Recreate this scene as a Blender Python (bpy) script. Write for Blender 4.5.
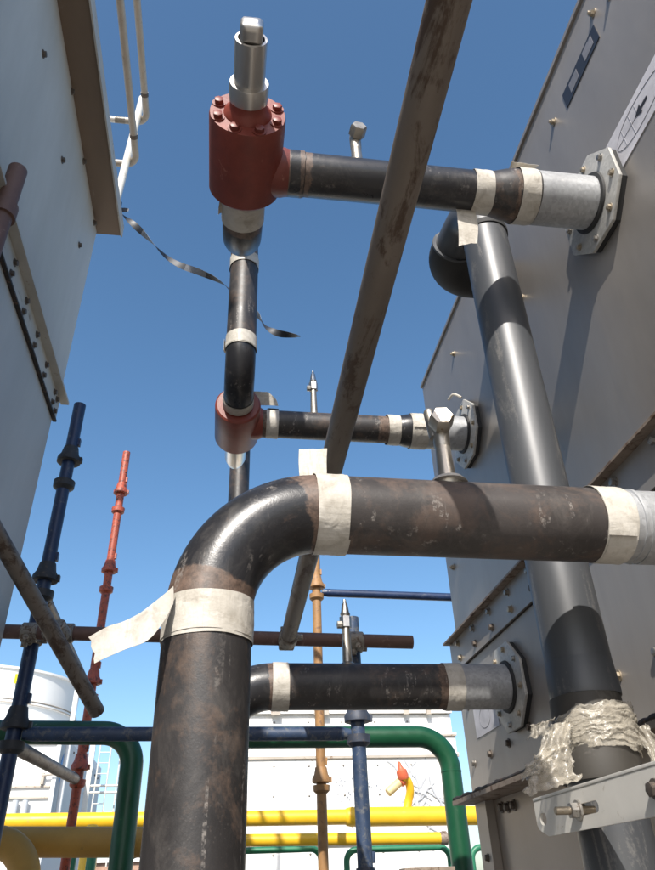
import bpy, bmesh, math, random
from mathutils import Vector, Matrix, Quaternion, noise

# ------------------------------------------------------------------ units
# Lengths below are written in "wall units": 1 unit = distance from the lens to the
# right-hand condenser wall (0.775 m).  Z = 0 is eye level, 1.5 m above the platform.
A = 0.775
EYE = 1.5
GZ = -EYE / A
random.seed(7)
S = bpy.context.scene
C = S.collection
for o in list(bpy.data.objects): bpy.data.objects.remove(o)

# ------------------------------------------------------------------ camera
cam = bpy.data.cameras.new('camera'); co = bpy.data.objects.new('camera', cam); C.objects.link(co)
right = Vector((0.98979, -0.13858, -0.03334)); down = Vector((0.04900, 0.55047, -0.83341)); fwd = Vector((0.13384, 0.82327, 0.55164))
m = Matrix((right, -down, -fwd)).transposed().to_4x4()
m.translation = (0, 0, EYE)
co.matrix_world = m
cam.sensor_fit = 'VERTICAL'; cam.sensor_height = 36; cam.lens = 36 * 695 / 870
cam.clip_start = 0.05; cam.clip_end = 3000
S.camera = co

# ------------------------------------------------------------------ sky, sun, exposure
SUN = Vector((0.28, 1.0, -0.88)).normalized()          # direction the light travels
w = bpy.data.worlds.new('World'); S.world = w; w.use_nodes = True
nt = w.node_tree; bg = nt.nodes['Background']
sky = nt.nodes.new('ShaderNodeTexSky'); sky.sky_type = 'NISHITA'; sky.sun_disc = False
sky.sun_elevation = math.asin(-SUN.z)
sky.sun_rotation = math.atan2(-SUN.x, -SUN.y)
sky.altitude = 700; sky.air_density = 1.0; sky.dust_density = 2.6; sky.ozone_density = 1.5
hs = nt.nodes.new('ShaderNodeHueSaturation'); hs.inputs['Saturation'].default_value = 1.17; hs.inputs['Hue'].default_value = 0.494
nt.links.new(sky.outputs[0], hs.inputs['Color']); nt.links.new(hs.outputs[0], bg.inputs[0]); bg.inputs[1].default_value = 0.122
sl = bpy.data.lights.new('sun', 'SUN'); sl.energy = 3.9; sl.angle = math.radians(0.53); sl.color = (1, 0.95, 0.88)
so = bpy.data.objects.new('sun', sl); C.objects.link(so)
so.rotation_euler = SUN.to_track_quat('-Z', 'Y').to_euler()
so.location = (-2, -6, 9)
vs = S.view_settings
vs.view_transform = 'Standard'; vs.look = 'None'; vs.gamma = 1; vs.use_curve_mapping = False
vs.exposure = 0.78

# ------------------------------------------------------------------ materials
MATS = {}
def ramp(nt, fac, stops):
    r = nt.nodes.new('ShaderNodeValToRGB')
    e = r.color_ramp.elements
    e[0].position, e[0].color = stops[0][0], stops[0][1]
    e[1].position, e[1].color = stops[-1][0], stops[-1][1]
    for p, c in stops[1:-1]:
        n = e.new(p); n.color = c
    nt.links.new(fac, r.inputs[0]); return r.outputs[0]
def nz(nt, vec, scale, detail=5, rough=.6, stretch=None, dist=0):
    n = nt.nodes.new('ShaderNodeTexNoise'); n.inputs['Scale'].default_value = scale
    n.inputs['Detail'].default_value = detail; n.inputs['Roughness'].default_value = rough
    n.inputs['Distortion'].default_value = dist
    if stretch:
        mp = nt.nodes.new('ShaderNodeMapping'); mp.inputs['Scale'].default_value = stretch
        nt.links.new(vec, mp.inputs[0]); vec = mp.outputs[0]
    nt.links.new(vec, n.inputs['Vector']); return n.outputs['Fac']
def mixc(nt, fac, a, b):
    x = nt.nodes.new('ShaderNodeMix'); x.data_type = 'RGBA'
    for s, v in ((0, fac), (6, a), (7, b)):
        if hasattr(v, 'is_linked'): nt.links.new(v, x.inputs[s])
        else: x.inputs[s].default_value = v if s == 0 else (*v, 1)
    return x.outputs[2]
def mth(nt, op, a, b=0.0, clamp=False):
    x = nt.nodes.new('ShaderNodeMath'); x.operation = op; x.use_clamp = clamp
    for i, v in enumerate((a, b)):
        if hasattr(v, 'is_linked'): nt.links.new(v, x.inputs[i])
        else: x.inputs[i].default_value = v
    return x.outputs[0]
W0 = (0, 0, 0, 1); W1 = (1, 1, 1, 1)
def base_mat(name):
    m = bpy.data.materials.new(name); m.use_nodes = True
    nt = m.node_tree; b = nt.nodes['Principled BSDF']
    tc = nt.nodes.new('ShaderNodeTexCoord')
    oi = nt.nodes.new('ShaderNodeObjectInfo')
    ad = nt.nodes.new('ShaderNodeVectorMath'); ad.operation = 'ADD'
    sc = nt.nodes.new('ShaderNodeMath'); sc.operation = 'MULTIPLY'; sc.inputs[1].default_value = 37.0
    nt.links.new(oi.outputs['Random'], sc.inputs[0])
    nt.links.new(tc.outputs['Object'], ad.inputs[0]); nt.links.new(sc.outputs[0], ad.inputs[1])
    return m, nt, b, ad.outputs[0]
def bump(nt, b, h, strength, dist):
    n = nt.nodes.new('ShaderNodeBump'); n.inputs['Strength'].default_value = strength; n.inputs['Distance'].default_value = dist
    nt.links.new(h, n.inputs['Height']); nt.links.new(n.outputs[0], b.inputs['Normal'])
def paint(name, col, wear=None, amount=.35, scale=9, rough=.45, metal=0.0, vary=.25, fine=60, bmp=.15, bd=.002, stretch=None, spec=.5, dirt=None, finew=.5):
    """painted or bare metal: colour drifts, worn patches of a second colour, uneven gloss, fine relief"""
    m, nt, b, v = base_mat(name)
    n1 = nz(nt, v, scale, 6, .65, stretch); n2 = nz(nt, v, fine, 4, .6)
    lo = tuple(c * (1 - vary) for c in col); hi = tuple(min(1, c * (1 + vary)) for c in col)
    colr = mixc(nt, ramp(nt, n1, [(.3, W0), (.7, W1)]), lo, hi)
    if dirt:
        n4 = nz(nt, v, scale * .45, 7, .7, (1, 1, .25), .4)
        colr = mixc(nt, ramp(nt, n4, [(.42, W0), (.72, (.8, .8, .8, 1))]), colr, dirt)
    if wear:
        n3 = nz(nt, v, scale * 2.3, 8, .72, stretch, .6)
        mask = ramp(nt, mth(nt, 'ADD', n3, mth(nt, 'MULTIPLY', n2, .18)), [(.78 - amount * .35, W0), (.84 - amount * .3, W1)])
        colr = mixc(nt, mask, colr, wear)
    nt.links.new(colr, b.inputs['Base Color'])
    rr = nt.nodes.new('ShaderNodeMapRange'); rr.inputs['To Min'].default_value = max(.05, rough - .12); rr.inputs['To Max'].default_value = min(1, rough + .16)
    nt.links.new(n1, rr.inputs[0]); nt.links.new(rr.outputs[0], b.inputs['Roughness'])
    b.inputs['Metallic'].default_value = metal
    b.inputs['Specular IOR Level'].default_value = spec
    bump(nt, b, mth(nt, 'ADD', n1, mth(nt, 'MULTIPLY', n2, finew)), bmp, bd)
    MATS[name] = m; return m
def steel(name, col, brown, rust_bias, rough=.38, spec=.5, scratch=.5, grain=.6):
    """black mill-scale pipe: bare brown burn beside the welds ('weld_burn' attribute), rubbed patches, pale scratches"""
    m, nt, b, v = base_mat(name)
    at = nt.nodes.new('ShaderNodeAttribute'); at.attribute_name = 'weld_burn'
    n1 = nz(nt, v, 14, 7, .7, None, .5); n2 = nz(nt, v, 110, 4, .65); n3 = nz(nt, v, 5, 5, .6)
    base = mixc(nt, ramp(nt, n3, [(.35, W0), (.7, W1)]), tuple(c * .75 for c in col), tuple(c * 1.5 for c in col))
    rub = ramp(nt, mth(nt, 'ADD', n1, mth(nt, 'MULTIPLY', n2, .25)), [(.80 - rust_bias, W0), (.95 - rust_bias, W1)])
    base = mixc(nt, mth(nt, 'MULTIPLY', rub, .75), base, brown)
    heat = ramp(nt, mth(nt, 'ADD', at.outputs['Fac'], mth(nt, 'MULTIPLY', mth(nt, 'SUBTRACT', n1, .5), 1.3)), [(.42, W0), (.52, W1)])
    hot = mixc(nt, ramp(nt, mth(nt, 'ADD', mth(nt, 'MULTIPLY', n2, .5), mth(nt, 'MULTIPLY', nz(nt, v, 40, 6, .7), .5)), [(.38, W0), (.64, W1)]), tuple(c * .55 for c in brown), tuple(c * 2.2 for c in brown))
    base = mixc(nt, mth(nt, 'MULTIPLY', heat, .9), base, hot)
    # scuffs: short strokes, each set stretched along its own slanting direction, only in some places
    def strokes(rot, sc, th):
        mp = nt.nodes.new('ShaderNodeMapping'); mp.inputs['Rotation'].default_value = rot; mp.inputs['Scale'].default_value = (1, 1, .07)
        nt.links.new(v, mp.inputs[0]); return ramp(nt, nz(nt, mp.outputs[0], sc, 2, .5), [(th, W0), (th + .035, W1)])
    big = nz(nt, v, 8, 3)
    st_ = mth(nt, 'ADD', strokes((.3, 1.1, 0), 60, .62), strokes((-.2, .35, .4), 75, .635), True)
    sc = mth(nt, 'MULTIPLY', mth(nt, 'MULTIPLY', st_, ramp(nt, nz(nt, v, 170, 4, .7), [(.46, W0), (.60, W1)])), ramp(nt, big, [(.45, W0), (.60, W1)]))
    base = mixc(nt, mth(nt, 'MULTIPLY', sc, scratch), base, (.36, .33, .30))
    # rubbed dusty film
    base = mixc(nt, mth(nt, 'MULTIPLY', ramp(nt, nz(nt, v, 20, 8, .75, (1, 1, .5), .8), [(.50, W0), (.75, W1)]), .30), base, (.17, .155, .14))
    # small pale chips and paint specks
    vo = nt.nodes.new('ShaderNodeTexVoronoi'); vo.inputs['Scale'].default_value = 190; nt.links.new(v, vo.inputs['Vector'])
    chip = mth(nt, 'MULTIPLY', ramp(nt, vo.outputs['Distance'], [(.14, W1), (.24, W0)]), ramp(nt, nz(nt, v, 13, 6, .7), [(.53, W0), (.62, W1)]))
    base = mixc(nt, mth(nt, 'MULTIPLY', chip, .06), base, (.34, .31, .28))
    nt.links.new(base, b.inputs['Base Color'])
    r = mth(nt, 'ADD', mth(nt, 'MULTIPLY', n1, .35), rough - .14)
    r = mth(nt, 'ADD', r, mth(nt, 'MULTIPLY', heat, .18))
    nt.links.new(r, b.inputs['Roughness'])
    b.inputs['Specular IOR Level'].default_value = spec
    bump(nt, b, mth(nt, 'ADD', n1, mth(nt, 'MULTIPLY', mth(nt, 'ADD', n2, nz(nt, v, 320, 3, .7)), grain)), .20, .0016)
    MATS[name] = m; return m

steel('black_steel', (.014, .014, .016), (.088, .058, .043), .10, .29, .5, .35, .55)
steel('brown_steel', (.046, .040, .038), (.098, .069, .055), .20, .48, .38, .45)
steel('black_pipe', (.024, .022, .022), (.095, .064, .047), .17, .42, .45, .50, .6)
def galv(name, col, rough=.5, metal=.45):
    m, nt, b, v = base_mat(name)
    vo = nt.nodes.new('ShaderNodeTexVoronoi'); vo.inputs['Scale'].default_value = 160; nt.links.new(v, vo.inputs['Vector'])
    n1 = nz(nt, v, 12, 6, .65); n2 = nz(nt, v, 70, 5, .6)
    c = mixc(nt, vo.outputs['Color'], tuple(x * .82 for x in col), tuple(x * 1.16 for x in col))
    c = mixc(nt, ramp(nt, n1, [(.45, W0), (.75, (.7, .7, .7, 1))]), c, tuple(x * .62 for x in col))
    c = mixc(nt, ramp(nt, n2, [(.62, W0), (.75, (.6, .6, .6, 1))]), c, (.55, .54, .52))
    nt.links.new(c, b.inputs['Base Color'])
    nt.links.new(mth(nt, 'ADD', mth(nt, 'MULTIPLY', n1, .3), rough - .15), b.inputs['Roughness'])
    b.inputs['Metallic'].default_value = metal
    bump(nt, b, n2, .08, .001); MATS[name] = m; return m
galv('galvanised', (.42, .43, .44))
galv('plate_galv', (.46, .45, .42), .55, .25)
def tape_mat():
    m, nt, b, v = base_mat('masking_tape')
    n1 = nz(nt, v, 16, 6, .7, (1, 1, 1), .8); n2 = nz(nt, v, 160, 4, .6); n3 = nz(nt, v, 30, 6, .75, (1, 1, 1), .6)
    c = mixc(nt, ramp(nt, n1, [(.35, W0), (.68, W1)]), (.42, .39, .335), (.56, .53, .475))
    c = mixc(nt, mth(nt, 'MULTIPLY', ramp(nt, n3, [(.50, W0), (.68, W1)]), .60), c, (.26, .23, .185))
    nt.links.new(c, b.inputs['Base Color']); b.inputs['Roughness'].default_value = .5
    n4 = nz(nt, v, 48, 3, .5, (1, 1, .22), .5); n5 = nz(nt, v, 44, 3, .5, (.22, 1, 1), .5)
    bump(nt, b, mth(nt, 'ADD', mth(nt, 'ADD', n4, n5), mth(nt, 'MULTIPLY', n2, .2)), .65, .0032)
    MATS['masking_tape'] = m
tape_mat()
paint('red_oxide', (.205, .041, .027), (.30, .12, .085), .16, 8, .44, 0, .26, 150, .35, .0014, None, .5, (.095, .022, .017))
m_ = paint('stainless', (.58, .56, .53), None, 0, 40, .30, 1.0, .05, 260, .02, .0003, (1, .05, 1))
paint('dull_steel', (.42, .39, .34), (.22, .16, .10), .3, 25, .38, .9, .15, 90, .1, .001)
paint('pvc_grey', (.057, .061, .067), (.125, .122, .118), .34, 7, .42, 0, .16, 240, .10, .0008, (1, 1, .2), .6)
paint('rubber', (.040, .036, .030), (.070, .064, .055), .3, 9, .62, 0, .2, 120, .15, .001)
paint('gasket', (.022, .022, .022), None, 0, 9, .7)
paint('wall_right', (.318, .292, .266), (.235, .21, .185), .12, 1.9, .40, .35, .14, 45, .6, .006, (1, 1, .35), .5, (.225, .195, .165), .012)
paint('basin_steel', (.34, .285, .235), (.24, .19, .15), .2, 3, .42, .35, .12, 60, .1, .001, (1, 1, .2))
paint('wall_left', (.47, .455, .425), (.37, .35, .315), .12, 1.8, .55, 0, .10, 40, .35, .004, (1, 1, .3), .4, (.34, .32, .285), .015)
paint('flange_left', (.40, .385, .35), (.20, .15, .10), .25, 6, .55, 0, .12)
paint('lip_brown', (.140, .098, .066), (.19, .15, .115), .2, 5, .5, .2, .16, 60, .12, .001, (1, .25, 1))
paint('flange_rust', (.24, .19, .15), (.10, .055, .03), .5, 12, .6, .1, .2)
paint('sealant', (.018, .014, .012), (.10, .05, .03), .4, 30, .7)
paint('bolt_zinc', (.34, .325, .30), (.16, .12, .09), .45, 90, .42, .8, .2)
paint('bolt_dark', (.12, .10, .085), (.20, .15, .11), .4, 90, .55, .5, .2)
paint('bolt_brass', (.40, .345, .265), (.20, .15, .10), .35, 90, .45, .7, .2)
paint('tube_galv', (.180, .150, .124), (.080, .052, .036), .55, 10, .52, .25, .2, 70, .25, .0018, (1, .25, 1), .5, (.16, .13, .105))
paint('tube_brown', (.120, .066, .052), (.20, .13, .10), .3, 12, .62, 0, .22, 70, .2, .0015)
paint('tube_blue_lit_dusty', (.026, .048, .098), (.10, .11, .125), .5, 18, .5, 0, .3, 80, .25, .0015)  # same blue paint, brightened for the sunlit post and ledger, plus dusty wear
paint('tube_blue', (.009, .024, .072), (.075, .085, .105), .34, 16, .42, 0, .25, 70, .2, .0015)  # darker copy of that blue, lowered for the shaded left post
paint('tube_red', (.36, .070, .034), (.075, .028, .022), .50, 22, .5, 0, .22, 90, .25, .0018)
paint('tube_ochre', (.31, .165, .062), (.19, .10, .05), .4, 16, .55, 0, .2, 80, .2, .0016)
paint('cup_blue', (.045, .055, .080), (.12, .10, .085), .4, 24, .55, .2, .2)
paint('cup_dark', (.030, .032, .036), (.09, .07, .055), .35, 24, .6, .2, .2)
paint('coupler_steel', (.26, .235, .20), (.11, .07, .045), .5, 30, .55, .4, .25)
paint('pipe_green', (.005, .066, .028), (.16, .22, .12), .10, 12, .38, 0, .18)
paint('rail_green', (.020, .165, .085), (.10, .20, .13), .15, 20, .42, 0, .15)
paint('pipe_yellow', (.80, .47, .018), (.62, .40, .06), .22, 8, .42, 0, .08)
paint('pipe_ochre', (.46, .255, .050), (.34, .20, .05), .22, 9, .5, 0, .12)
paint('pale_pipe', (.62, .50, .26), None, 0, 9, .5)
paint('red_plastic', (.62, .13, .06), None, 0, 9, .45)
paint('white_paint', (.80, .79, .76), (.52, .46, .38), .12, 3.5, .5, 0, .04, 30, .08, .0015)
paint('white_tower', (.74, .74, .72), (.58, .55, .50), .14, 1.6, .5, 0, .04, 30, .08, .0015)
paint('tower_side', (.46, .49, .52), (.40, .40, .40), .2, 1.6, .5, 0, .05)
paint('seam_grey', (.42, .37, .31), (.20, .12, .07), .35, 6, .6, 0, .15)
paint('flaked_paint', (.42, .43, .45), None, 0, 20, .6, 0, .15)
paint('bracket_white', (.62, .60, .55), (.44, .40, .34), .2, 14, .5, 0, .06, 60, .1, .001)
paint('rail_white', (.66, .64, .58), (.46, .42, .36), .25, 18, .42, .1, .08)
paint('rail_grey', (.40, .365, .315), (.24, .20, .16), .3, 20, .5, .2, .12)
paint('label_white', (.56, .55, .58), None, 0, 9, .55)
paint('label_dark', (.022, .024, .032), None, 0, 9, .4)
paint('label_grey', (.20, .20, .22), None, 0, 9, .5)
paint('ink', (.020, .020, .026), None, 0, 9, .6)
paint('ink_pale', (.26, .26, .29), None, 0, 9, .6)
paint('sign_yellow', (.80, .66, .02), None, 0, 9, .5)
paint('sign_blue', (.02, .24, .60), None, 0, 9, .5)
paint('ribbon_dark', (.016, .019, .026), None, 0, 9, .5)
paint('ribbon_pale', (.17, .18, .20), None, 0, 9, .5)
paint('clay', (.38, .24, .17), (.30, .17, .12), .4, 5, .8)
paint('concrete', (.27, .255, .23), (.20, .185, .165), .4, 1.3, .85, 0, .12, 30, .3, .004)
def film_mat():
    m, nt, b, v = base_mat('plastic_film')
    n1 = nz(nt, v, 45, 5, .65); n2 = nz(nt, v, 150, 3, .5, None, 1.5)
    nt.links.new(mixc(nt, n1, (.40, .355, .28), (.62, .58, .50)), b.inputs['Base Color'])
    b.inputs['Roughness'].default_value = .18
    al = nt.nodes.new('ShaderNodeMapRange'); al.inputs['From Min'].default_value = .3; al.inputs['From Max'].default_value = .7
    al.inputs['To Min'].default_value = .22; al.inputs['To Max'].default_value = .55
    nt.links.new(nz(nt, v, 28, 4, .6), al.inputs[0]); nt.links.new(al.outputs[0], b.inputs['Alpha'])
    b.inputs['Specular IOR Level'].default_value = .8
    bump(nt, b, mth(nt, 'ADD', n1, n2), .35, .0025)
    MATS['plastic_film'] = m
film_mat()

# ------------------------------------------------------------------ object helpers
LOC = {}
def finish(name, verts, faces, mat, parent=None, heat=None, sharp=35, bevel=0, scale=True):
    """verts in wall units -> one mesh object with its origin at its own middle"""
    if scale: verts = [Vector((v[0] * A, v[1] * A, v[2] * A + EYE)) for v in verts]
    else: verts = [Vector(v) for v in verts]
    lo = Vector([min(v[i] for v in verts) for i in range(3)]); hi = Vector([max(v[i] for v in verts) for i in range(3)])
    c = (lo + hi) / 2
    me = bpy.data.meshes.new(name)
    me.from_pydata([v - c for v in verts], [], faces)
    if heat:
        a = me.attributes.new('weld_burn', 'FLOAT', 'POINT'); a.data.foreach_set('value', heat)
    if bevel:
        bm = bmesh.new(); bm.from_mesh(me)
        bmesh.ops.bevel(bm, geom=[e for e in bm.edges if len(e.link_faces) == 2 and e.calc_face_angle(0) > .5], offset=bevel * A, segments=2, affect='EDGES', profile=.6)
        bm.to_mesh(me); bm.free()
    me.polygons.foreach_set('use_smooth', [True] * len(me.polygons))
    me.set_sharp_from_angle(angle=math.radians(sharp))
    me.materials.append(MATS[mat]); me.update()
    o = bpy.data.objects.new(name, me); C.objects.link(o)
    put(o, c, parent); return o
def put(o, loc, parent=None, rot=None):
    M = Matrix.Translation(loc)
    if rot is not None: M = M @ rot.to_4x4()
    if parent is not None:
        o.parent = parent; o.matrix_parent_inverse = LOC[parent.name].inverted()
    o.location = loc
    if rot is not None: o.rotation_euler = rot.to_euler()
    LOC[o.name] = M
def tag(o, label, cat, group=None):
    o['label'] = label; o['category'] = cat
    if group: o['group'] = group
    return o
def thing(name, loc, label, cat, group=None):
    o = bpy.data.objects.new(name, None); C.objects.link(o); o.empty_display_size = .1
    put(o, Vector((loc[0] * A, loc[1] * A, loc[2] * A + EYE))); tag(o, label, cat, group); return o
def structure(o): o['kind'] = 'structure'; return o

class G:
    def __init__(s): s.v = []; s.f = []; s.h = []
    def tube(s, path, r, n=24, caps=True, welds=(), axis=None, jit=0, seed=0, start=0.0):
        path = [Vector(p) for p in path]; k = len(path)
        rad = r if isinstance(r, (list, tuple)) else [r] * k
        tang = []
        for i in range(k):
            if axis is not None: t = Vector(axis).normalized()
            else:
                t = (path[min(i + 1, k - 1)] - path[max(i - 1, 0)]).normalized()
            tang.append(t)
        up = Vector((0, 0, 1)) if abs(tang[0].z) < .9 else Vector((0, 1, 0))
        u = tang[0].cross(up).normalized(); b0 = len(s.v)
        for i in range(k):
            if i: u = tang[i - 1].rotation_difference(tang[i]) @ u
            u = (u - tang[i] * u.dot(tang[i])).normalized(); w_ = tang[i].cross(u)
            h = 0
            for wp, sg in welds:
                d = (path[i] - Vector(wp)).length / sg
                h = max(h, math.exp(-d * d))
            for j in range(n):
                a = 2 * math.pi * j / n + start
                rr = rad[i]
                p = path[i] + (u * math.cos(a) + w_ * math.sin(a)) * rr
                if jit: p += (u * math.cos(a) + w_ * math.sin(a)) * jit * noise.noise(p * 38 + Vector((seed, 0, 0)))
                s.v.append(p); s.h.append(h)
        for i in range(k - 1):
            for j in range(n):
                j2 = (j + 1) % n
                s.f.append((b0 + i * n + j, b0 + i * n + j2, b0 + (i + 1) * n + j2, b0 + (i + 1) * n + j))
        if caps:
            s.f.append(tuple(b0 + j for j in range(n))[::-1]); s.f.append(tuple(b0 + (k - 1) * n + j for j in range(n)))
        return s
    def lathe(s, o, ax, prof, n=24, start=0.0):
        o = Vector(o); ax = Vector(ax).normalized()
        return s.tube([o + ax * h for h, r in prof], [max(r, 1e-5) for h, r in prof], n, axis=ax, start=start)
    def box(s, lo, hi):
        b = len(s.v); x0, y0, z0 = lo; x1, y1, z1 = hi
        s.v += [Vector(p) for p in ((x0, y0, z0), (x1, y0, z0), (x1, y1, z0), (x0, y1, z0), (x0, y0, z1), (x1, y0, z1), (x1, y1, z1), (x0, y1, z1))]
        s.h += [0] * 8
        s.f += [tuple(b + i for i in q) for q in ((3, 2, 1, 0), (4, 5, 6, 7), (0, 1, 5, 4), (1, 2, 6, 5), (2, 3, 7, 6), (3, 0, 4, 7))]
        return s
    def prism(s, poly, off):
        b = len(s.v); n = len(poly); off = Vector(off)
        s.v += [Vector(p) for p in poly] + [Vector(p) + off for p in poly]; s.h += [0] * (2 * n)
        s.f.append(tuple(range(b, b + n))); s.f.append(tuple(range(b + 2 * n - 1, b + n - 1, -1)))
        for i in range(n):
            j = (i + 1) % n; s.f.append((b + i, b + n + i, b + n + j, b + j))
        return s
    def sheet(s, rows, th=.0012):
        """grid of points (rows of equal length) given a little thickness"""
        R = len(rows); K = len(rows[0]); b = len(s.v)
        P = [[Vector(p) for p in r] for r in rows]
        N = []
        for i in range(R):
            for j in range(K):
                du = P[min(i + 1, R - 1)][j] - P[max(i - 1, 0)][j]; dv = P[i][min(j + 1, K - 1)] - P[i][max(j - 1, 0)]
                nn = du.cross(dv); N.append(nn.normalized() if nn.length > 1e-9 else Vector((0, 0, 1)))
        for sgn in (.5, -.5):
            for i in range(R):
                for j in range(K): s.v.append(P[i][j] + N[i * K + j] * th * sgn); s.h.append(0)
        o2 = b + R * K
        for i in range(R - 1):
            for j in range(K - 1):
                q = (i * K + j, i * K + j + 1, (i + 1) * K + j + 1, (i + 1) * K + j)
                s.f.append(tuple(b + t for t in q)); s.f.append(tuple(o2 + t for t in q[::-1]))
        ring = [(i, 0) for i in range(R)] + [(R - 1, j) for j in range(1, K)] + [(i, K - 1) for i in range(R - 2, -1, -1)] + [(0, j) for j in range(K - 2, 0, -1)]
        for a, c in zip(ring, ring[1:] + ring[:1]):
            ia, ic = a[0] * K + a[1], c[0] * K + c[1]
            s.f.append((b + ia, b + ic, o2 + ic, o2 + ia))
        return s
    def done(s, name, mat, parent=None, **k):
        return finish(name, s.v, s.f, mat, parent, heat=s.h, **k)

def route(pts, R, step=10):
    """polyline with every inner corner rounded to a pipe bend of radius R"""
    pts = [Vector(p) for p in pts]; out = [pts[0]]
    for i in range(1, len(pts) - 1):
        p, a, c = pts[i], pts[i - 1], pts[i + 1]
        d1 = (a - p).normalized(); d2 = (c - p).normalized()
        th = d1.angle(d2); t = R / math.tan(th / 2)
        p1 = p + d1 * t; p2 = p + d2 * t
        cen = p + (d1 + d2).normalized() * (R / math.sin(th / 2))
        v1 = p1 - cen; v2 = p2 - cen; ang = v1.angle(v2); ax = v1.cross(v2).normalized()
        for k in range(step + 1):
            out.append(cen + Quaternion(ax, ang * k / step) @ v1)
    out.append(pts[-1]); return out
def dense(path, d=.03):
    out = [Vector(path[0])]
    for a, b in zip(path, path[1:]):
        a, b = Vector(a), Vector(b); n = max(1, int((b - a).length / d))
        for i in range(1, n + 1): out.append(a.lerp(b, i / n))
    return out
def spline(pts, n=6):
    pts = [Vector(p) for p in pts]; out = []
    for i in range(len(pts) - 1):
        p0 = pts[max(i - 1, 0)]; p1 = pts[i]; p2 = pts[i + 1]; p3 = pts[min(i + 2, len(pts) - 1)]
        for k in range(n):
            t = k / n
            out.append(.5 * ((2 * p1) + (p2 - p0) * t + (2 * p0 - 5 * p1 + 4 * p2 - p3) * t * t + (3 * p1 - p0 - 3 * p2 + p3) * t ** 3))
    out.append(pts[-1]); return out
tape_no = [0]
def tape(path, r, parent, ragged=.006, turns=2.35):
    """masking tape wound a little over two turns: thin, each turn slightly off the one below, faint creases"""
    tape_no[0] += 1; sd = tape_no[0] * 3.7
    p0, p1 = Vector(path[0]), Vector(path[-1]); ax = (p1 - p0).normalized(); wd = (p1 - p0).length; mid = (p0 + p1) / 2
    up = Vector((0, 0, 1)) if abs(ax.z) < .9 else Vector((0, 1, 0)); u = ax.cross(up).normalized(); w_ = ax.cross(u)
    rows = []; N = int(turns * 64)
    tw = wd * .88
    for i in range(N + 1):
        a = 2 * math.pi * i / 64 + sd; turn = i / 64
        d = u * math.cos(a) + w_ * math.sin(a); row = []
        drift = wd * .06 * math.sin(turn * 2.6 + sd) + ragged * .9 * noise.noise(Vector((turn * 1.3, sd, 0)))
        for j in range(10):
            t = j / 9 - .5
            e = ragged * .22 * noise.noise(Vector((turn * 9, t * 2, sd))) * (abs(t) * 2) ** 3
            crease = .0011 * noise.noise(Vector((turn * 12, t * 2.2, sd))) + .0009 * noise.noise(Vector((turn * 30 + 8 * t, t * 3, sd + 4)))
            lift = .0012 + .0009 * turn + crease
            if i > N - 4: lift += .0011 * (i - N + 4)
            row.append(mid + d * (r + max(lift, .0006)) + ax * (t * tw + drift + e))
        rows.append(row)
    return G().sheet(rows, .0005).done('masking_tape', 'masking_tape', parent, sharp=60)
def flap(e1, e2, parent, mat='masking_tape', name='tape_end', n=6, rag=.004):
    a = spline(e1, n); b = spline(e2, n); rows = []
    for i, (p, q) in enumerate(zip(a, b)):
        row = []
        for j in range(7):
            t = j / 6; x = p.lerp(q, t)
            x += Vector((noise.noise(x * 21), noise.noise(x * 21 + Vector((5, 0, 0))), noise.noise(x * 21 + Vector((0, 9, 0))))) * .0025
            row.append(x)
        rows.append(row)
    for j in range(7):
        rows[-1][j] += (rows[-1][j] - rows[-2][j]).normalized() * rag * noise.noise(Vector((j * 1.7, 3, 1))) * 2
    return G().sheet(rows, .0007).done(name, mat, parent, sharp=60)

# one bolt mesh of each finish, shared by all bolts
def bolt_mesh(name, mat, washer='bolt_zinc', L=.62, stud=False):
    g = G(); g.lathe((0, 0, 0), (0, 0, 1), [(0, .0125), (.0022, .0125), (.0022, .0)], 14)
    g.lathe((0, 0, .0022), (0, 0, 1), [(0, .0088), (.0075, .0088), (.0082, .0072), (.0082, 0)], 6)
    if stud: g.lathe((0, 0, .009), (0, 0, 1), [(0, .0046), (.006, .0046), (.007, .004), (.007, 0)], 8)
    me = bpy.data.meshes.new(name); me.from_pydata([tuple(v) for v in g.v], [], g.f)
    me.polygons.foreach_set('use_smooth', [True] * len(me.polygons)); me.set_sharp_from_angle(angle=math.radians(30))
    me.materials.append(MATS[mat]); return me
BOLT = {k: bolt_mesh('bolt', k) for k in ('bolt_zinc', 'bolt_dark', 'bolt_brass', 'red_oxide')}
STUD = bolt_mesh('bolt', 'bolt_brass', stud=True)
def bolt(p, nrm, parent, kind='bolt_zinc', s=1.0, name='bolt', mesh=None):
    o = bpy.data.objects.new(name, mesh or BOLT[kind]); C.objects.link(o)
    q = Vector((0, 0, 1)).rotation_difference(Vector(nrm)) @ Quaternion((0, 0, 1), random.random() * 1.05)
    put(o, Vector((p[0] * A, p[1] * A, p[2] * A + EYE)), parent, q.to_matrix())
    o.scale = (s, s, s); return o

# ================================================================== SETTING
g = G(); g.v = [Vector((-600, -600, 0)), Vector((600, -600, 0)), Vector((600, 900, 0)), Vector((-600, 900, 0))]; g.h = [0] * 4; g.f = [(0, 1, 2, 3)]
structure(g.done('ground', 'concrete', scale=False))

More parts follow.
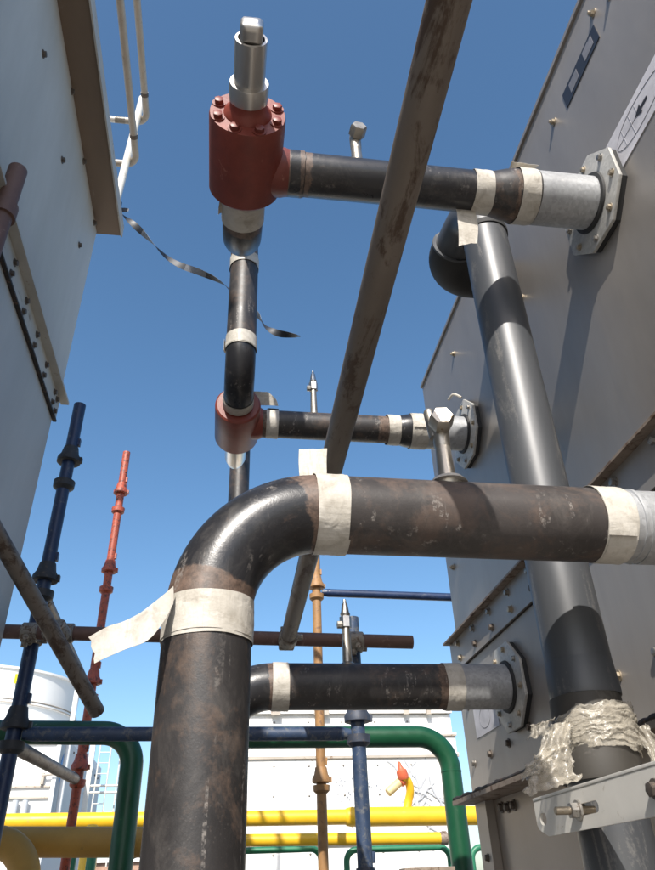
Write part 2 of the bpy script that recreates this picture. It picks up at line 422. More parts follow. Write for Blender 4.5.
# ================================================================== RIGHT CONDENSER
T = thing('evaporative_condenser', (1.8, 1.2, GZ), 'large grey sheet-metal condenser casing on the right, with bolted seams and pipe flanges', 'condenser', 'condenser casings')
YF, YN = 2.95, -1.6
up = G().box((1.0, YN, .905), (2.6, YF - .06, 2.275)).done('upper_panel', 'wall_right', T, bevel=.004)
G().box((.992, YN, 2.2755), (2.61, YF - .052, 2.292)).done('top_edge', 'wall_right', T)
G().box((.958, YN, .897), (.999, YF + .01, .9045)).done('seam_lip', 'flange_rust', T)
strip = G().box((.988, YN, .776), (1.4, YF + .006, .8965)).done('seam_strip', 'wall_right', T)
low = G().box((1.0, YN, .300), (2.6, YF, .7755)).done('lower_panel', 'wall_right', T)
G().box((.9995 - .004, YN, .7725), (.9995, YF, .7755)).done('seam_gap', 'sealant', T)
fl = G().box((.925, YN, .276), (1.3, YF + .035, .2915)).done('bottom_flange', 'flange_rust', T)
# squeezed-out sealant along the bottom flange, lumpy
g = G(); pts = []; y = YF + .03
while y > .2:
    pts.append(Vector((.932 + .006 * noise.noise(Vector((y * 9, 0, 0))), y, .296 + .006 * noise.noise(Vector((y * 14, 3, 0)))))); y -= .02
g.tube(pts, [.006 + .005 * abs(noise.noise(Vector((p.y * 22, 1, 5)))) for p in pts], 8); g.done('sealant_bead', 'sealant', T)
bas = G().box((1.035, YN, GZ), (2.55, YF - .01, .2755)).done('basin_panel', 'basin_steel', T)
G().box((1.0, YF - .13, GZ), (1.034, YF - .012, .2755)).done('corner_post', 'wall_right', T)
# light trim standing off the far corner
G().prism([(1.03, YF + .012, .80), (1.03, YF + .075, .80), (1.03, YF + .075, .42), (1.03, YF + .04, .33), (1.03, YF + .012, .33)], (.02, 0, 0)).done('corner_trim', 'wall_right', T)
for k in range(15):
    y = 2.84 - .198 * k
    bolt((.988, y, .872), (-1, 0, 0), strip, 'bolt_zinc' if k % 5 else 'bolt_brass', .95)
    bolt((.988, y - .004, .810), (-1, 0, 0), strip, 'bolt_dark' if k % 3 else 'bolt_brass', .95)
for y, z, k in ((1.221, 2.109, 'bolt_brass'), (.905, 2.165, 'bolt_brass'), (.83, 2.11, 'bolt_brass'), (2.381, 2.085, 'bolt_brass'), (1.685, 1.761, 'bolt_brass'), (2.77, 1.62, 'bolt_dark'), (2.80, 1.20, 'bolt_zinc')):
    bolt((1.0, y, z), (-1, 0, 0), up, k, .9, mesh=STUD)
for y, z, k in ((2.49, .419, 'bolt_dark'), (2.681, .414, 'bolt_dark'), (2.876, .412, 'bolt_zinc'), (2.29, .433, 'bolt_dark'), (2.09, .425, 'bolt_dark'), (1.89, .425, 'bolt_dark'), (1.50, .445, 'bolt_zinc'), (1.69, .44, 'bolt_brass'), (1.30, .44, 'bolt_dark'), (2.86, .62, 'bolt_dark')):
    bolt((1.0, y, z), (-1, 0, 0), low, k, .95)
for y, z in ((2.74, .245), (2.68, .24), (2.62, .24)):
    bolt((1.034, y, z), (-1, 0, 0), bas, 'bolt_dark', 1.15)
bolt((1.0, 2.87, .094), (-1, 0, 0), bas, 'bolt_dark', .9)
# rating plate and labels on the casing
st = G().box((.9975, .918, 2.058), (.9998, 1.140, 2.128)).done('warning_label', 'label_dark', up); st['label'] = 'dark rectangular label with two pale fields'
G().box((.9966, .945, 2.075), (.9974, 1.000, 2.118)).done('label_field', 'label_grey', up)
G().box((.9966, 1.045, 2.072), (.9974, 1.098, 2.114)).done('label_field', 'label_grey', up)
lb = G().box((.9975, .70, 1.600), (.9998, 1.056, 1.727)).done('instruction_label', 'label_white', up); lb['label'] = 'white rectangular label with an arrow and an oval outline'
G().prism([(.9969, .868, 1.669), (.9969, .868, 1.659), (.9969, .898, 1.659), (.9969, .898, 1.648), (.9969, .928, 1.664), (.9969, .898, 1.680), (.9969, .898, 1.669)], (-.0004, 0, 0)).done('arrow_print', 'ink', up)
def line_print(pts, r, mat, parent): return G().tube(pts, r, 5).done('line_print', mat, parent)
ov = [(.9972, .925 + .095 * math.cos(a) * (1 if math.cos(a) > 0 else 1.5), 1.664 + .042 * math.sin(a)) for a in [2 * math.pi * k / 40 for k in range(41)]]
line_print(ov, .0009, 'ink_pale', up)
for a, b in (((.9972, .945, 1.705), (.9972, .945, 1.625)), ((.9972, .985, 1.700), (.9972, .985, 1.628)), ((.9972, .915, 1.664), (.9972, 1.018, 1.664)), ((.9972, .915, 1.700), (.9972, .915, 1.664))):
    line_print([a, b], .0008, 'ink_pale', up)
lb2 = G().box((.9975, 2.545, .488), (.9998, 2.80, .602)).done('instruction_label', 'label_white', low); lb2['label'] = 'small pale label with a circle below the lower nozzle'
line_print([(.9972, 2.68 + .06 * math.cos(2 * math.pi * k / 24), .545 + .038 * math.sin(2 * math.pi * k / 24)) for k in range(25)], .0009, 'ink_pale', low)

def nozzle(y, z, what):
    """octagonal cover plate, gasket and the galvanised coil stub that comes through it"""
    R = .152
    oc = [(math.pi / 8 + math.pi / 4 * k) for k in range(8)]
    G().prism([(.9995, y + (R - .004) * math.cos(a), z + (R - .004) * math.sin(a)) for a in oc], (-.016, 0, 0)).done('gasket', 'gasket', T)  # dark stand-off gasket, its black also reads as the shadow gap behind the plate
    pl = G().prism([(.983, y + R * math.cos(a) * 1.0, z + R * math.sin(a)) for a in oc], (-.010, 0, 0)).done('flange_plate', 'plate_galv', T, bevel=.002)
    for k in range(8):
        a = math.pi / 4 * k + .2
        bolt((.973, y + .122 * math.cos(a), z + .122 * math.sin(a)), (-1, 0, 0), pl, 'bolt_brass' if k % 3 else 'bolt_zinc', .72)
    G().lathe((.972, y, z), (-1, 0, 0), [(0, .086), (.006, .084), (.008, .077)], 32).done('seal_ring', 'gasket', pl)
    G().tube(dense([(1.01, y, z), (.80, y, z)], .02), .0737, 40).done('nozzle_stub', 'galvanised', T)
nozzle(1.164, 1.618, 'near top'); nozzle(1.164, .594, 'near low'); nozzle(2.36, 1.622, 'far top'); nozzle(2.36, .577, 'far low')
# cable tie end beside the far upper flange
G().tube(spline([(.965, 2.30, 1.77), (.94, 2.32, 1.80), (.93, 2.36, 1.80)]), .006, 8).done('wire_tie', 'masking_tape', T)

# ================================================================== LEFT CONDENSER
T = thing('evaporative_condenser', (-1.8, 1.4, GZ), 'tall pale grey condenser casing on the left, in shade under its brown roof ledge', 'condenser', 'condenser casings')
LN, LF = -.45, 3.03
upL = G().box((-2.9, LN, 2.165), (-.9, LF + .02, 3.47)).done('upper_panel', 'wall_left', T, bevel=.004)
lowL = G().box((-2.9, LN, GZ), (-.9, LF - .03, 2.03)).done('lower_panel', 'wall_left', T, bevel=.004)
stL = G().box((-2.88, LN, 2.0305), (-.888, LF - .01, 2.1545)).done('seam_strip', 'flange_left', T)
G().box((-.8875, LN, 2.150), (-.848, LF + .02, 2.1645)).done('seam_lip', 'flange_left', T)
G().box((-.8995, LN, 2.1548), (-.8605, LF + .01, 2.1800)).done('lip_backing', 'flange_left', T)
G().box((-.8995, LN, 2.020), (-.882, LF - .012, 2.0300)).done('seam_gap', 'sealant', T)
ld = G().box((-2.95, LN - .1, 3.4705), (-.757, LF + .035, 3.545)).done('roof_ledge', 'lip_brown', T, bevel=.004); ld['label'] = 'brown overhanging roof ledge'
G().box((-.7565, LN - .1, 3.462), (-.748, LF + .037, 3.556)).done('ledge_edge', 'flange_left', T)
for y, z in ((1.745, 3.085), (2.247, 3.052), (2.785, 3.051), (2.125, 3.445), (2.529, 3.44), (2.954, 3.44), (1.30, 3.07)):
    bolt((-.9, y, z), (1, 0, 0), upL, 'bolt_dark', 1.15)
for k in range(9):
    y = 2.90 - .212 * k
    bolt((-.888, y, 2.118), (1, 0, 0), stL, 'bolt_dark', 1.05); bolt((-.888, y - .002, 2.056), (1, 0, 0), stL, 'bolt_dark', 1.05)
bolt((-.888, 2.96, 2.118), (1, 0, 0), stL, 'bolt_dark', 1.05); bolt((-.888, 2.965, 2.05), (1, 0, 0), stL, 'bolt_dark', 1.05)

# guard rail on the ledge
T = thing('guard_rail', (-.78, 3.0, 3.55), 'pale tubular guard rail standing on the left roof ledge', 'railing')
G().tube([(-.80, 2.955, 3.545), (-.765, 2.955, 4.80)], .024, 16).done('post', 'rail_white', T)
for z, x in ((4.10, -.728), (4.58, -.712)):
    G().tube([(x, LN, z), (x, 2.80, z)], .0225, 16).done('rail', 'rail_grey', T)
    el = route([(x, 2.80, z), (x, 3.00, z), (-.93, 3.00, z)], .075)[0:]
    G().tube(el, .0225, 16).done('rail_elbow', 'rail_grey', T)
    G().tube([(-.86, 3.00, z), (-2.6, 3.00, z)], .0225, 16).done('rail', 'rail_white', T)
    G().tube([(x, 2.775, z), (x, 2.80, z)], .0255, 16).done('collar', 'bolt_dark', T)

# twisted barrier ribbon
T = thing('barrier_ribbon', (-.80, 3.05, 3.70), 'thin twisted dark and pale ribbon fluttering from the guard rail post', 'ribbon')
rb = spline([(-.808, 3.05, 3.695), (-.738, 3.06, 3.633), (-.646, 3.07, 3.54), (-.563, 3.08, 3.45), (-.474, 3.10, 3.36), (-.378, 3.10, 3.29), (-.253, 3.10, 3.24), (-.116, 3.10, 3.165), (-.003, 3.10, 3.04), (.108, 3.10, 2.92), (.157, 3.09, 2.825), (.222, 3.08, 2.77), (.298, 3.07, 2.75), (.362, 3.07, 2.745)], 8)
def ribbon_rows(i0, i1):
    rows = []
    for i in range(i0, i1):
        t = i / (len(rb) - 1); a = 1.0 + 13.5 * t ** .9 + .5 * math.sin(9 * t)
        ta = (rb[min(i + 1, len(rb) - 1)] - rb[max(i - 1, 0)]).normalized()
        u = ta.cross(Vector((0, 1, 0))).normalized(); v = ta.cross(u)
        d = u * math.cos(a) + v * math.sin(a); hw = .020 * (1 if t < .97 else .7)
        rows.append([rb[i] - d * hw, rb[i] - d * hw * .33, rb[i] + d * hw * .33, rb[i] + d * hw])
    return rows
n = len(rb); cuts = [0, 17, 26, 42, 50, 70, 76, n]
for k, (a, b) in enumerate(zip(cuts, cuts[1:])):
    G().sheet(ribbon_rows(a, min(b + 1, n)), .001).done('ribbon_length', 'ribbon_dark' if k % 2 == 0 else 'ribbon_pale', T)
G().lathe((-.815, 3.0, 3.66), (.2, .1, 1), [(0, .03), (.03, .038), (.06, .03)], 10).done('knot', 'ribbon_dark', T)
flap([(-.80, 3.04, 3.70), (-.76, 3.05, 3.72), (-.735, 3.05, 3.715)], [(-.80, 3.04, 3.66), (-.765, 3.05, 3.675), (-.735, 3.05, 3.69)], T, 'ribbon_dark', 'ribbon_tail')

# brown tube end in front of the left casing
T = thing('scaffold_tube', (-.83, 1.72, GZ), 'short dark brown scaffold tube end against the left casing', 'tube')
G().tube([(-.842, 1.745, GZ), (-.842, 1.745, 2.285)], .034, 18).done('tube', 'tube_brown', T)
G().lathe((-.842, 1.745, 2.02), (0, 0, 1), [(0, .034), (0, .044), (.06, .044), (.06, .034)], 18).done('collar', 'tube_brown', T)

# ================================================================== NEAR OUTLET PIPE (big elbow)
RP, RT = .0737, .0573                                   # 4 inch and 3 inch pipe radii
T = thing('steel_pipe', (-.028, 1.164, GZ), 'thick black steel pipe in front, rising and bending right, wrapped in masking tape', 'pipe', 'taped steel pipes')
zf = .600; xv = -.027; RB = .197
el = route([(xv, 1.164, zf - RB - .001), (xv, 1.164, zf), (xv + RB + .001, 1.164, zf)], RB, 22)
G().tube(dense([(xv, 1.164, GZ), (xv, 1.164, zf - RB)], .03), RP, 56, caps=False, welds=[((xv, 1.164, zf - RB), .03)]).done('vertical_pipe', 'black_pipe', T)
G().tube(el, RP, 56, caps=False, welds=[(el[0], .056), (el[-1], .042)]).done('elbow', 'black_steel', T)
x2 = .735
G().tube(dense([(xv + RB, 1.164, zf), (x2, 1.164, zf - .004)], .02), RP, 56, caps=False, welds=[((xv + RB, 1.164, zf), .05), ((x2, 1.164, zf), .02)]).done('horizontal_pipe', 'brown_steel', T)
G().tube(dense([(x2, 1.164, zf - .004), (.802, 1.164, zf - .005)], .02), RP - .001, 48, caps=False).done('pipe_end', 'galvanised', T)
tape([(xv, 1.164, zf - RB - .055), (xv, 1.164, zf - RB + .018)], RP, T)
tape([(.154, 1.164, zf), (.218, 1.164, zf)], RP, T, .004)
tape([(.706, 1.164, zf - .003), (.770, 1.164, zf - .004)], RP, T, .008)
flap([(-.085, 1.095, .425), (-.118, 1.08, .386), (-.145, 1.06, .355), (-.171, 1.05, .342), (-.195, 1.04, .324)],
     [(-.082, 1.095, .396), (-.095, 1.08, .358), (-.112, 1.06, .326), (-.147, 1.05, .308), (-.178, 1.04, .287)], T, rag=.006)
flap([(.138, 1.225, .636), (.137, 1.222, .70), (.137, 1.225, .782)], [(.193, 1.225, .636), (.193, 1.222, .70), (.197, 1.225, .785)], T)
# weld bead where pipe meets stub
def bead(p, ax, r, parent, mat='brown_steel'):
    p = Vector(p); ax = Vector(ax).normalized(); u = ax.orthogonal().normalized(); w_ = ax.cross(u)
    pts = []
    for k in range(49):
        a = 2 * math.pi * k / 48
        pts.append(p + (u * math.cos(a) + w_ * math.sin(a)) * (r + .0015) + ax * .004 * noise.noise(Vector((math.cos(a) * 4, math.sin(a) * 4, p.x * 30))))
    return G().tube(pts, [.0045 + .002 * noise.noise(Vector((k * .9, p.x, 0))) for k in range(49)], 6).done('weld_bead', mat, parent)
bead((.788, 1.164, zf - .004), (1, 0, 0), RP - .004, T, 'galvanised')
def vent(base, h, r, parent, style, turn=0.0, stem=True):
    """small service valve welded to the top of a pipe"""
    x, y, z = base
    v = G().lathe((x, y, z - .012), (0, 0, 1), [(0, r * 2.0), (.012, r * 2.2), (.022, r * 1.25), (h * .6, r)], 20).done('vent_stub', 'dull_steel', parent)
    if style == 'hex':
        d = Vector((math.sin(turn), -math.cos(turn), .10)).normalized()
        zb = z + h * .66
        G().lathe((x, y, zb - .05 * h / .2), (0, 0, 1), [(0, r), (.01, r * 1.15), (.06, r * 1.25), (.075, r * 1.1), (.075, 0)], 16).done('valve_body', 'dull_steel', v)
        G().lathe(Vector((x, y, zb + .005)), d, [(0, r), (.014, r), (.014, r * 1.75), (.040, r * 1.75), (.045, r * 1.5), (.045, 0)], 6).done('hex_cap', 'dull_steel', v)
        s_ = Vector((-.08, .05, 1)).normalized()
        if stem: G().lathe(Vector((x - r * .75, y + .006, zb - .015)), s_, [(0, r * .8), (.066, r * .8), (.071, r * .65), (.071, 0)], 14).done('valve_stem', 'dull_steel', v)
    else:
        zb = z + h * .55
        G().lathe((x, y, zb), (0, 0, 1), [(0, r), (0, r * 1.55), (h * .16, r * 1.55), (h * .16, r)], 6).done('hex_nut', 'stainless', v)
        G().lathe((x, y, zb + h * .16), (0, 0, 1), [(0, r * 1.1), (h * .04, r * 1.35), (h * .07, r * 1.1), (h * .2, r * .75), (h * .22, r * .5), (h * .27, r * .4), (h * .27, 0)], 16).done('valve_tip', 'stainless', v)
        G().lathe((x, y, zb + .01), (-1, 0, 0), [(0, r), (r * 2.2, r), (r * 2.2, r * .8), (r * 2.4, 0)], 8).done('side_port', 'dull_steel', v)
vent((.424, 1.150, zf + RP - .004), .19, .0145, T, 'hex', -.15)
G().lathe((.424, 1.15, zf + RP - .008), (0, 0, 1), [(0, .040), (.010, .032), (.016, .018)], 20).done('weld_collar', 'masking_tape', T)

# ================================================================== NEAR INLET PIPE (top)
zt = 1.618
T = thing('steel_pipe', (.45, 1.164, zt), 'black steel pipe overhead, running from the large red valve to the right casing', 'pipe', 'taped steel pipes')
G().tube(dense([(.085, 1.164, zt), (.150, 1.164, zt)], .015), [.0605] * len(dense([(.085, 1.164, zt), (.150, 1.164, zt)], .015)), 40, welds=[((.10, 1.164, zt), .018), ((.15, 1.164, zt), .012)]).done('pipe_neck', 'black_steel', T)
bead((.150, 1.164, zt), (1, 0, 0), RT - .0035, T, 'black_pipe')
G().tube(dense([(.150, 1.164, zt), (.640, 1.164, zt)], .02), RT, 44, caps=False, welds=[((.15, 1.164, zt), .022)]).done('pipe_run', 'black_steel', T)
rd = [(.640, RT), (.668, RT + .001), (.690, RT + .006), (.712, .0690), (.735, .0725), (.760, .0737), (.80, .0737)]
G().tube([(x, 1.164, zt) for x, r in rd], [r for x, r in rd], 44, caps=False, welds=[((.745, 1.164, zt), .012)]).done('reducer', 'black_pipe', T)
tape([(.618, 1.164, zt), (.672, 1.164, zt)], RT, T); tape([(.745, 1.164, zt), (.798, 1.164, zt)], RP, T, .008)
flap([(.742, 1.14, zt + .066), (.738, 1.125, zt + .076), (.735, 1.11, zt + .080)], [(.80, 1.14, zt + .066), (.806, 1.125, zt + .074), (.812, 1.11, zt + .072)], T)
flap([(.577, 1.185, 1.575), (.575, 1.19, 1.50), (.570, 1.20, 1.43)], [(.632, 1.185, 1.575), (.634, 1.195, 1.51), (.624, 1.20, 1.452)], T)
vent((.304, 1.164, zt + RT - .004), .19, .0135, T, 'hex', .1, False)

# ================================================================== FAR INLET PIPE
zm = 1.622
T = thing('steel_pipe', (.45, 2.36, zm), 'thinner black steel pipe running from the small red valve to the right casing', 'pipe', 'taped steel pipes')
G().tube(dense([(.085, 2.36, zm), (.655, 2.36, zm)], .02), RT, 40, welds=[((.115, 2.36, zm), .03), ((.62, 2.36, zm), .03)]).done('pipe_run', 'black_pipe', T)
G().tube([(x, 2.36, zm) for x, r in rd], [r for x, r in rd], 40, caps=False, welds=[((.64, 2.36, zm), .02)]).done('reducer', 'black_steel', T)
tape([(.128, 2.36, zm), (.180, 2.36, zm)], RT, T); tape([(.634, 2.36, zm), (.690, 2.36, zm)], RT + .004, T, .008); tape([(.735, 2.36, zm), (.80, 2.36, zm)], RP, T, .009)
flap([(.10, 2.30, zm + .05), (.085, 2.29, zm + .085), (.06, 2.28, zm + .105)], [(.175, 2.30, zm + .05), (.165, 2.29, zm + .075), (.135, 2.28, zm + .10)], T)
vent((.330, 2.36, zm + RT - .004), .24, .0125, T, 'tip')

# ================================================================== FAR OUTLET PIPE
zl = .577
T = thing('steel_pipe', (-.03, 2.36, GZ), 'black steel pipe behind, with a pale flat-taped elbow, entering the lower right flange', 'pipe', 'taped steel pipes')
G().tube(dense([(-.03, 2.36, GZ), (-.03, 2.36, zl - RB)], .05), RP, 40, caps=False).done('vertical_pipe', 'black_pipe', T)
el = route([(-.03, 2.36, zl - RB - .001), (-.03, 2.36, zl), (-.03 + RB + .001, 2.36, zl)], RB, 18)
G().tube(el, RP, 44, caps=False, welds=[(el[-1], .02)]).done('elbow', 'black_steel', T)
G().tube(dense([(-.03 + RB, 2.36, zl), (.78, 2.36, zl)], .02), RP, 48, caps=False, welds=[((.745, 2.36, zl), .030), ((.2, 2.36, zl), .02)]).done('horizontal_pipe', 'black_pipe', T)
tape([(.162, 2.36, zl), (.220, 2.36, zl)], RP, T, .003); tape([(.742, 2.36, zl), (.806, 2.36, zl)], RP, T, .008)
vent((.421, 2.36, zl + RP - .004), .235, .0135, T, 'tip')

# ================================================================== SHUT-OFF VALVES
T = thing('angle_valve', (0, 1.12, 1.50), 'large red angle valve high up with a stainless cap and bolted bonnet', 'valve', 'red angle valves')
G().lathe((-.004, 1.235, zt), (0, -1, 0), [(0, .066), (.004, .086), (.014, .095), (.222, .095), (.230, .0925), (.2301, .0)], 56).done('valve_body', 'red_oxide', T)
G().lathe((.05, 1.164, zt), (1, 0, 0), [(0, .066), (.045, .064), (.052, .062), (.06, .0605)], 40).done('outlet_neck', 'red_oxide', T)
bn = G().lathe((-.004, 1.0055, zt), (0, -1, 0), [(0, .060), (.006, .058), (.016, .049), (.026, .0445), (.045, .043)], 40).done('bonnet', 'red_oxide', T)
for k in range(8):
    a = 2 * math.pi * (k + .5) / 8
    bolt((-.004 + .078 * math.cos(a), 1.0052, zt + .078 * math.sin(a)), (0, -1, 0), bn, 'red_oxide', 1.05)
cp = G().lathe((-.004, .968, zt), (0, -1, 0), [(0, .040), (0, .0475), (.040, .0475), (.043, .046), (.043, .0385)], 48).done('cap_collar', 'stainless', T)
cy = G().lathe((-.004, .930, zt), (0, -1, 0), [(0, .037), (.104, .037), (.107, .0365), (.1075, .031), (.095, .030)], 48).done('stem_cap', 'stainless', T)
# squared, rounded wrench end
g = G(); rings = []
for yy, s_, rr in ((.840, .0235, .008), (.800, .0235, .008), (.790, .0225, .009), (.786, .019, .009), (.784, .010, .006)):
    ring = []
    for k in range(32):
        a = 2 * math.pi * k / 32; e = 5.0
        c_, sn = math.cos(a), math.sin(a); q = (abs(c_) ** e + abs(sn) ** e) ** (-1 / e)
        ring.append(Vector((-.004 + (s_ + .003) * q * c_, yy, zt + s_ * q * sn)))
    rings.append(ring)
for r_ in rings: g.v += r_; g.h += [0] * 32
for i in range(len(rings) - 1):
    for k in range(32): g.f.append((i * 32 + k, i * 32 + (k + 1) % 32, (i + 1) * 32 + (k + 1) % 32, (i + 1) * 32 + k))
g.f.append(tuple(range(32))); g.f.append(tuple(range(4 * 32, 5 * 32))[::-1]); g.done('wrench_square', 'stainless', T, sharp=50)
bead((-.004, 1.235, zt), (0, 1, 0), .060, T, 'red_oxide')

T = thing('angle_valve', (.012, 2.34, 1.52), 'small plain red valve farther away, below the vertical taped pipe', 'valve', 'red angle valves')
G().lathe((.012, 2.235, zm), (0, 1, 0), [(0, .0), (0, .082), (.006, .089), (.012, .090), (.225, .090), (.240, .082), (.240, 0)], 48).done('valve_body', 'red_oxide', T)
G().lathe((.05, 2.36, zm), (1, 0, 0), [(0, .070), (.05, .067), (.065, .060)], 32).done('outlet_neck', 'red_oxide', T)
G().lathe((.012, 2.475, zm), (0, 1, 0), [(0, .055), (.02, .050), (.02, .045), (.16, .045), (.20, .034), (.21, .030), (.21, 0)], 28).done('stem_cap', 'stainless', T)

# ================================================================== HEADER (inverted U between the valves, riser behind)
zh = 2.40; RE = .1475
T = thing('header_pipe', (.0, 2.05, 1.62), 'black taped pipe dropping vertically behind the large red valve into the small one', 'pipe', 'taped steel pipes')
p = route([(-.004, 1.235, zt), (-.004, 1.475, zt), (-.002, 1.475, zh), (.004, 2.05, zh)], RE, 12)
G().tube(dense(p, .02), RT, 40, welds=[(p[1], .02)]).done('valve_elbow', 'black_steel', T)
G().tube(dense([(.004, 2.02, zh), (.03, 3.3, zh)], .05), RT, 32).done('header_run', 'black_pipe', T)
dv = route([(.004, 1.85, zh), (.004, 2.05, zh), (.010, 2.05, 2.24)], RE, 12)
G().tube(dense(dv, .02), RT, 40, welds=[(dv[-1], .035)]).done('drop_elbow', 'black_steel', T)
G().tube(dense([(.010, 2.05, 2.24), (.012, 2.05, zm + RE)], .02), RT, 44, caps=False, welds=[((.01, 2.05, 2.24), .03), ((.012, 2.05, zm + RE), .03)]).done('drop_pipe', 'black_pipe', T)
p2 = route([(.012, 2.05, zm + RE + .001), (.012, 2.05, zm), (.012, 2.24, zm)], RE, 16)
G().tube(p2, RT, 44).done('lower_elbow', 'black_steel', T)
tape([(-.004, 1.238, zt), (-.004, 1.325, zt)], RT, T, .006)
flap([(-.055, 1.25, zt + .02), (-.066, 1.23, zt + .03), (-.072, 1.22, zt + .035)], [(-.055, 1.30, zt - .015), (-.066, 1.30, zt - .02), (-.070, 1.30, zt - .025)], T)
tape([(.010, 2.05, 2.178), (.010, 2.05, 2.238)], RT, T, .004); tape([(.012, 2.05, 1.735), (.012, 2.05, 1.80)], RT, T, .006); tape([(.012, 2.185, zm), (.012, 2.232, zm)], RT, T, .004)
rs = route([(.03, 3.25, zh), (.045, 3.5, zh), (.045, 3.5, 1.0)], RE, 12)
G().tube(dense(rs, .05), RT, 32).done('riser', 'black_pipe', T)
G().tube([(.045, 3.5, 1.0), (.045, 3.5, GZ)], RT, 32).done('riser', 'black_pipe', T)

# ================================================================== PVC DOWNPIPE
px, py, pr = .770, 1.45, .0708
T = thing('plastic_downpipe', (px, py, GZ), 'grey plastic downpipe standing close to the right casing', 'drainpipe')
G().tube(dense([(px, py, .345), (px + .014, py, 1.78)], .05), pr, 56, caps=False).done('upper_pipe', 'pvc_grey', T)
G().lathe((px, py, .330), (0, 0, 1), [(0, pr - .003), (0, pr + .0025), (.006, pr + .0035), (.02, pr + .0035), (.06, pr + .0012), (.075, pr)], 56).done('socket_end', 'pvc_grey', T)
G().lathe((px + .014, py, 1.775), (0, 0, 1), [(0, pr), (0, pr + .004), (.012, pr + .005), (.020, pr + .004), (.020, pr)], 56).done('rubber_ring', 'gasket', T)
te = route([(px + .014, py, 1.785), (px + .014, py, 1.955), (px - .008, py + .22, 1.955)], .11, 14)
G().tube(te, pr + .001, 48).done('elbow', 'pvc_grey', T)
te2 = route([(px - .010, py + .19, 1.955), (px - .014, py + .335, 1.955), (1.01, py + .335, 1.955)], .11, 14)
G().tube(te2, pr + .006, 48).done('wall_elbow', 'gasket', T)
G().lathe((px - .010, py + .19, 1.955), (-.03, 1, 0), [(0, pr + .004), (0, pr + .0085), (.008, pr + .0085), (.008, pr + .004)], 48).done('elbow_collar', 'pvc_grey', T)
G().lathe((px - .004, py, .170), (0, 0, 1), [(0, .0700), (.0, .0815), (.006, .0825), (.040, .0800), (.070, .0775), (.110, .0760), (.160, .0735), (.162, .0705)], 56).done('rubber_coupling', 'rubber', T)
G().lathe((px - .004, py, .262), (0, 0, 1), [(0, .076), (.003, .0795), (.020, .0795), (.023, .076)], 56).done('clamp_band', 'rubber', T)
G().tube(dense([(px - .012, py, GZ), (px - .004, py, .172)], .05), .0695, 56, caps=False).done('lower_pipe', 'pvc_grey', T)

# crumpled plastic film round the coupling
T = thing('plastic_film', (px, py, .20), 'crumpled translucent plastic film wrapped round the downpipe coupling', 'plastic film')
random.seed(5)
def cell(p, k):
    """crease field: ridges where the two nearest random points are equally far, like crushed film"""
    d, _ = noise.voronoi(p * k)
    return min(1.0, (d[1] - d[0]) * 2.2)
def ridge(p): return (1 - abs(2 * noise.noise(p))) ** 3
for lay in range(3):
    rows = []; a0 = (2.9, 3.6, 4.6)[lay]; span = (5.4, 4.2, 3.2)[lay]
    for j in range(26):
        t = j / 25; row = []
        for k in range(130):
            q = k / 129; a = a0 + (q - .5) * span + (3.5 - a0) * .2
            d = Vector((math.cos(a), math.sin(a), 0))
            lo = .205 + .012 * lay + .020 * math.cos(a + 2.0) + .007 * noise.noise(Vector((a * 3, lay, 0))) + .004 * noise.noise(Vector((a * 14, lay, 1)))
            hi = .292 - .010 * lay + .018 * math.cos(a + 1.2) + .010 * noise.noise(Vector((a * 2.4, lay, 7))) + .004 * noise.noise(Vector((a * 16, lay, 3)))
            zc = lo + (hi - lo) * t
            f = Vector((a * 1.1, t * 3.2 + .5 * math.sin(a * 2 + lay), lay * 5))
            r_ = .0795 + .0022 * lay + .0050 * ridge(f) + .0028 * ridge(f * 2.6) + .0012 * ridge(f * 6) + .004 * max(0, t - .75) + .003 * max(0, .2 - t)
            row.append(Vector((px, py, 0)) + d * r_ + Vector((0, 0, zc)))
        rows.append(row)
    G().sheet(rows, .0004).done('film_wrap', 'plastic_film', T, sharp=180)
def rag(pts, wds, seed, parent, amp=.010):
    """hanging loose end of the film: a creased strip along a curved spine, torn along its rim"""
    sp = spline(pts, 8); n = len(sp); rows = []
    for i, c in enumerate(sp):
        t = i / (n - 1); wd = wds[0] + (wds[1] - wds[0]) * t; wd *= 1 + .25 * noise.noise(Vector((t * 5, seed, 0)))
        row = []
        for j in range(20):
            s_ = j / 19 - .5
            fold = math.sin(s_ * 15 + 3 * noise.noise(Vector((t * 3, seed, 2))))
            p = c + Vector((s_ * wd, -.12 * s_ * wd, .25 * s_ * wd)) + Vector((-.35, -.9, .1)) * (amp * .5 * fold + amp * ridge(Vector((s_ * 4, t * 4, seed))) + amp * .5 * ridge(Vector((s_ * 9, t * 9, seed + 3))))
            if i in (0, n - 1) or j in (0, 19): p += Vector((noise.noise(p * 120), 0, noise.noise(p * 120 + Vector((7, 0, 0))))) * .009
            row.append(p)
        rows.append(row)
    return G().sheet(rows, .0004).done('film_tail', 'plastic_film', parent, sharp=180)
rag([(.672, 1.392, .268), (.650, 1.380, .240), (.632, 1.372, .205), (.618, 1.366, .172), (.622, 1.362, .150)], (.050, .105), 3, T)
rag([(.640, 1.378, .270), (.620, 1.372, .262), (.612, 1.370, .240)], (.030, .045), 8, T, .008)
rag([(.650, 1.384, .225), (.600, 1.366, .192), (.585, 1.362, .172)], (.06, .05), 13, T)
rag([(.842, 1.40, .262), (.856, 1.39, .220), (.852, 1.385, .172)], (.036, .022), 21, T, .007)

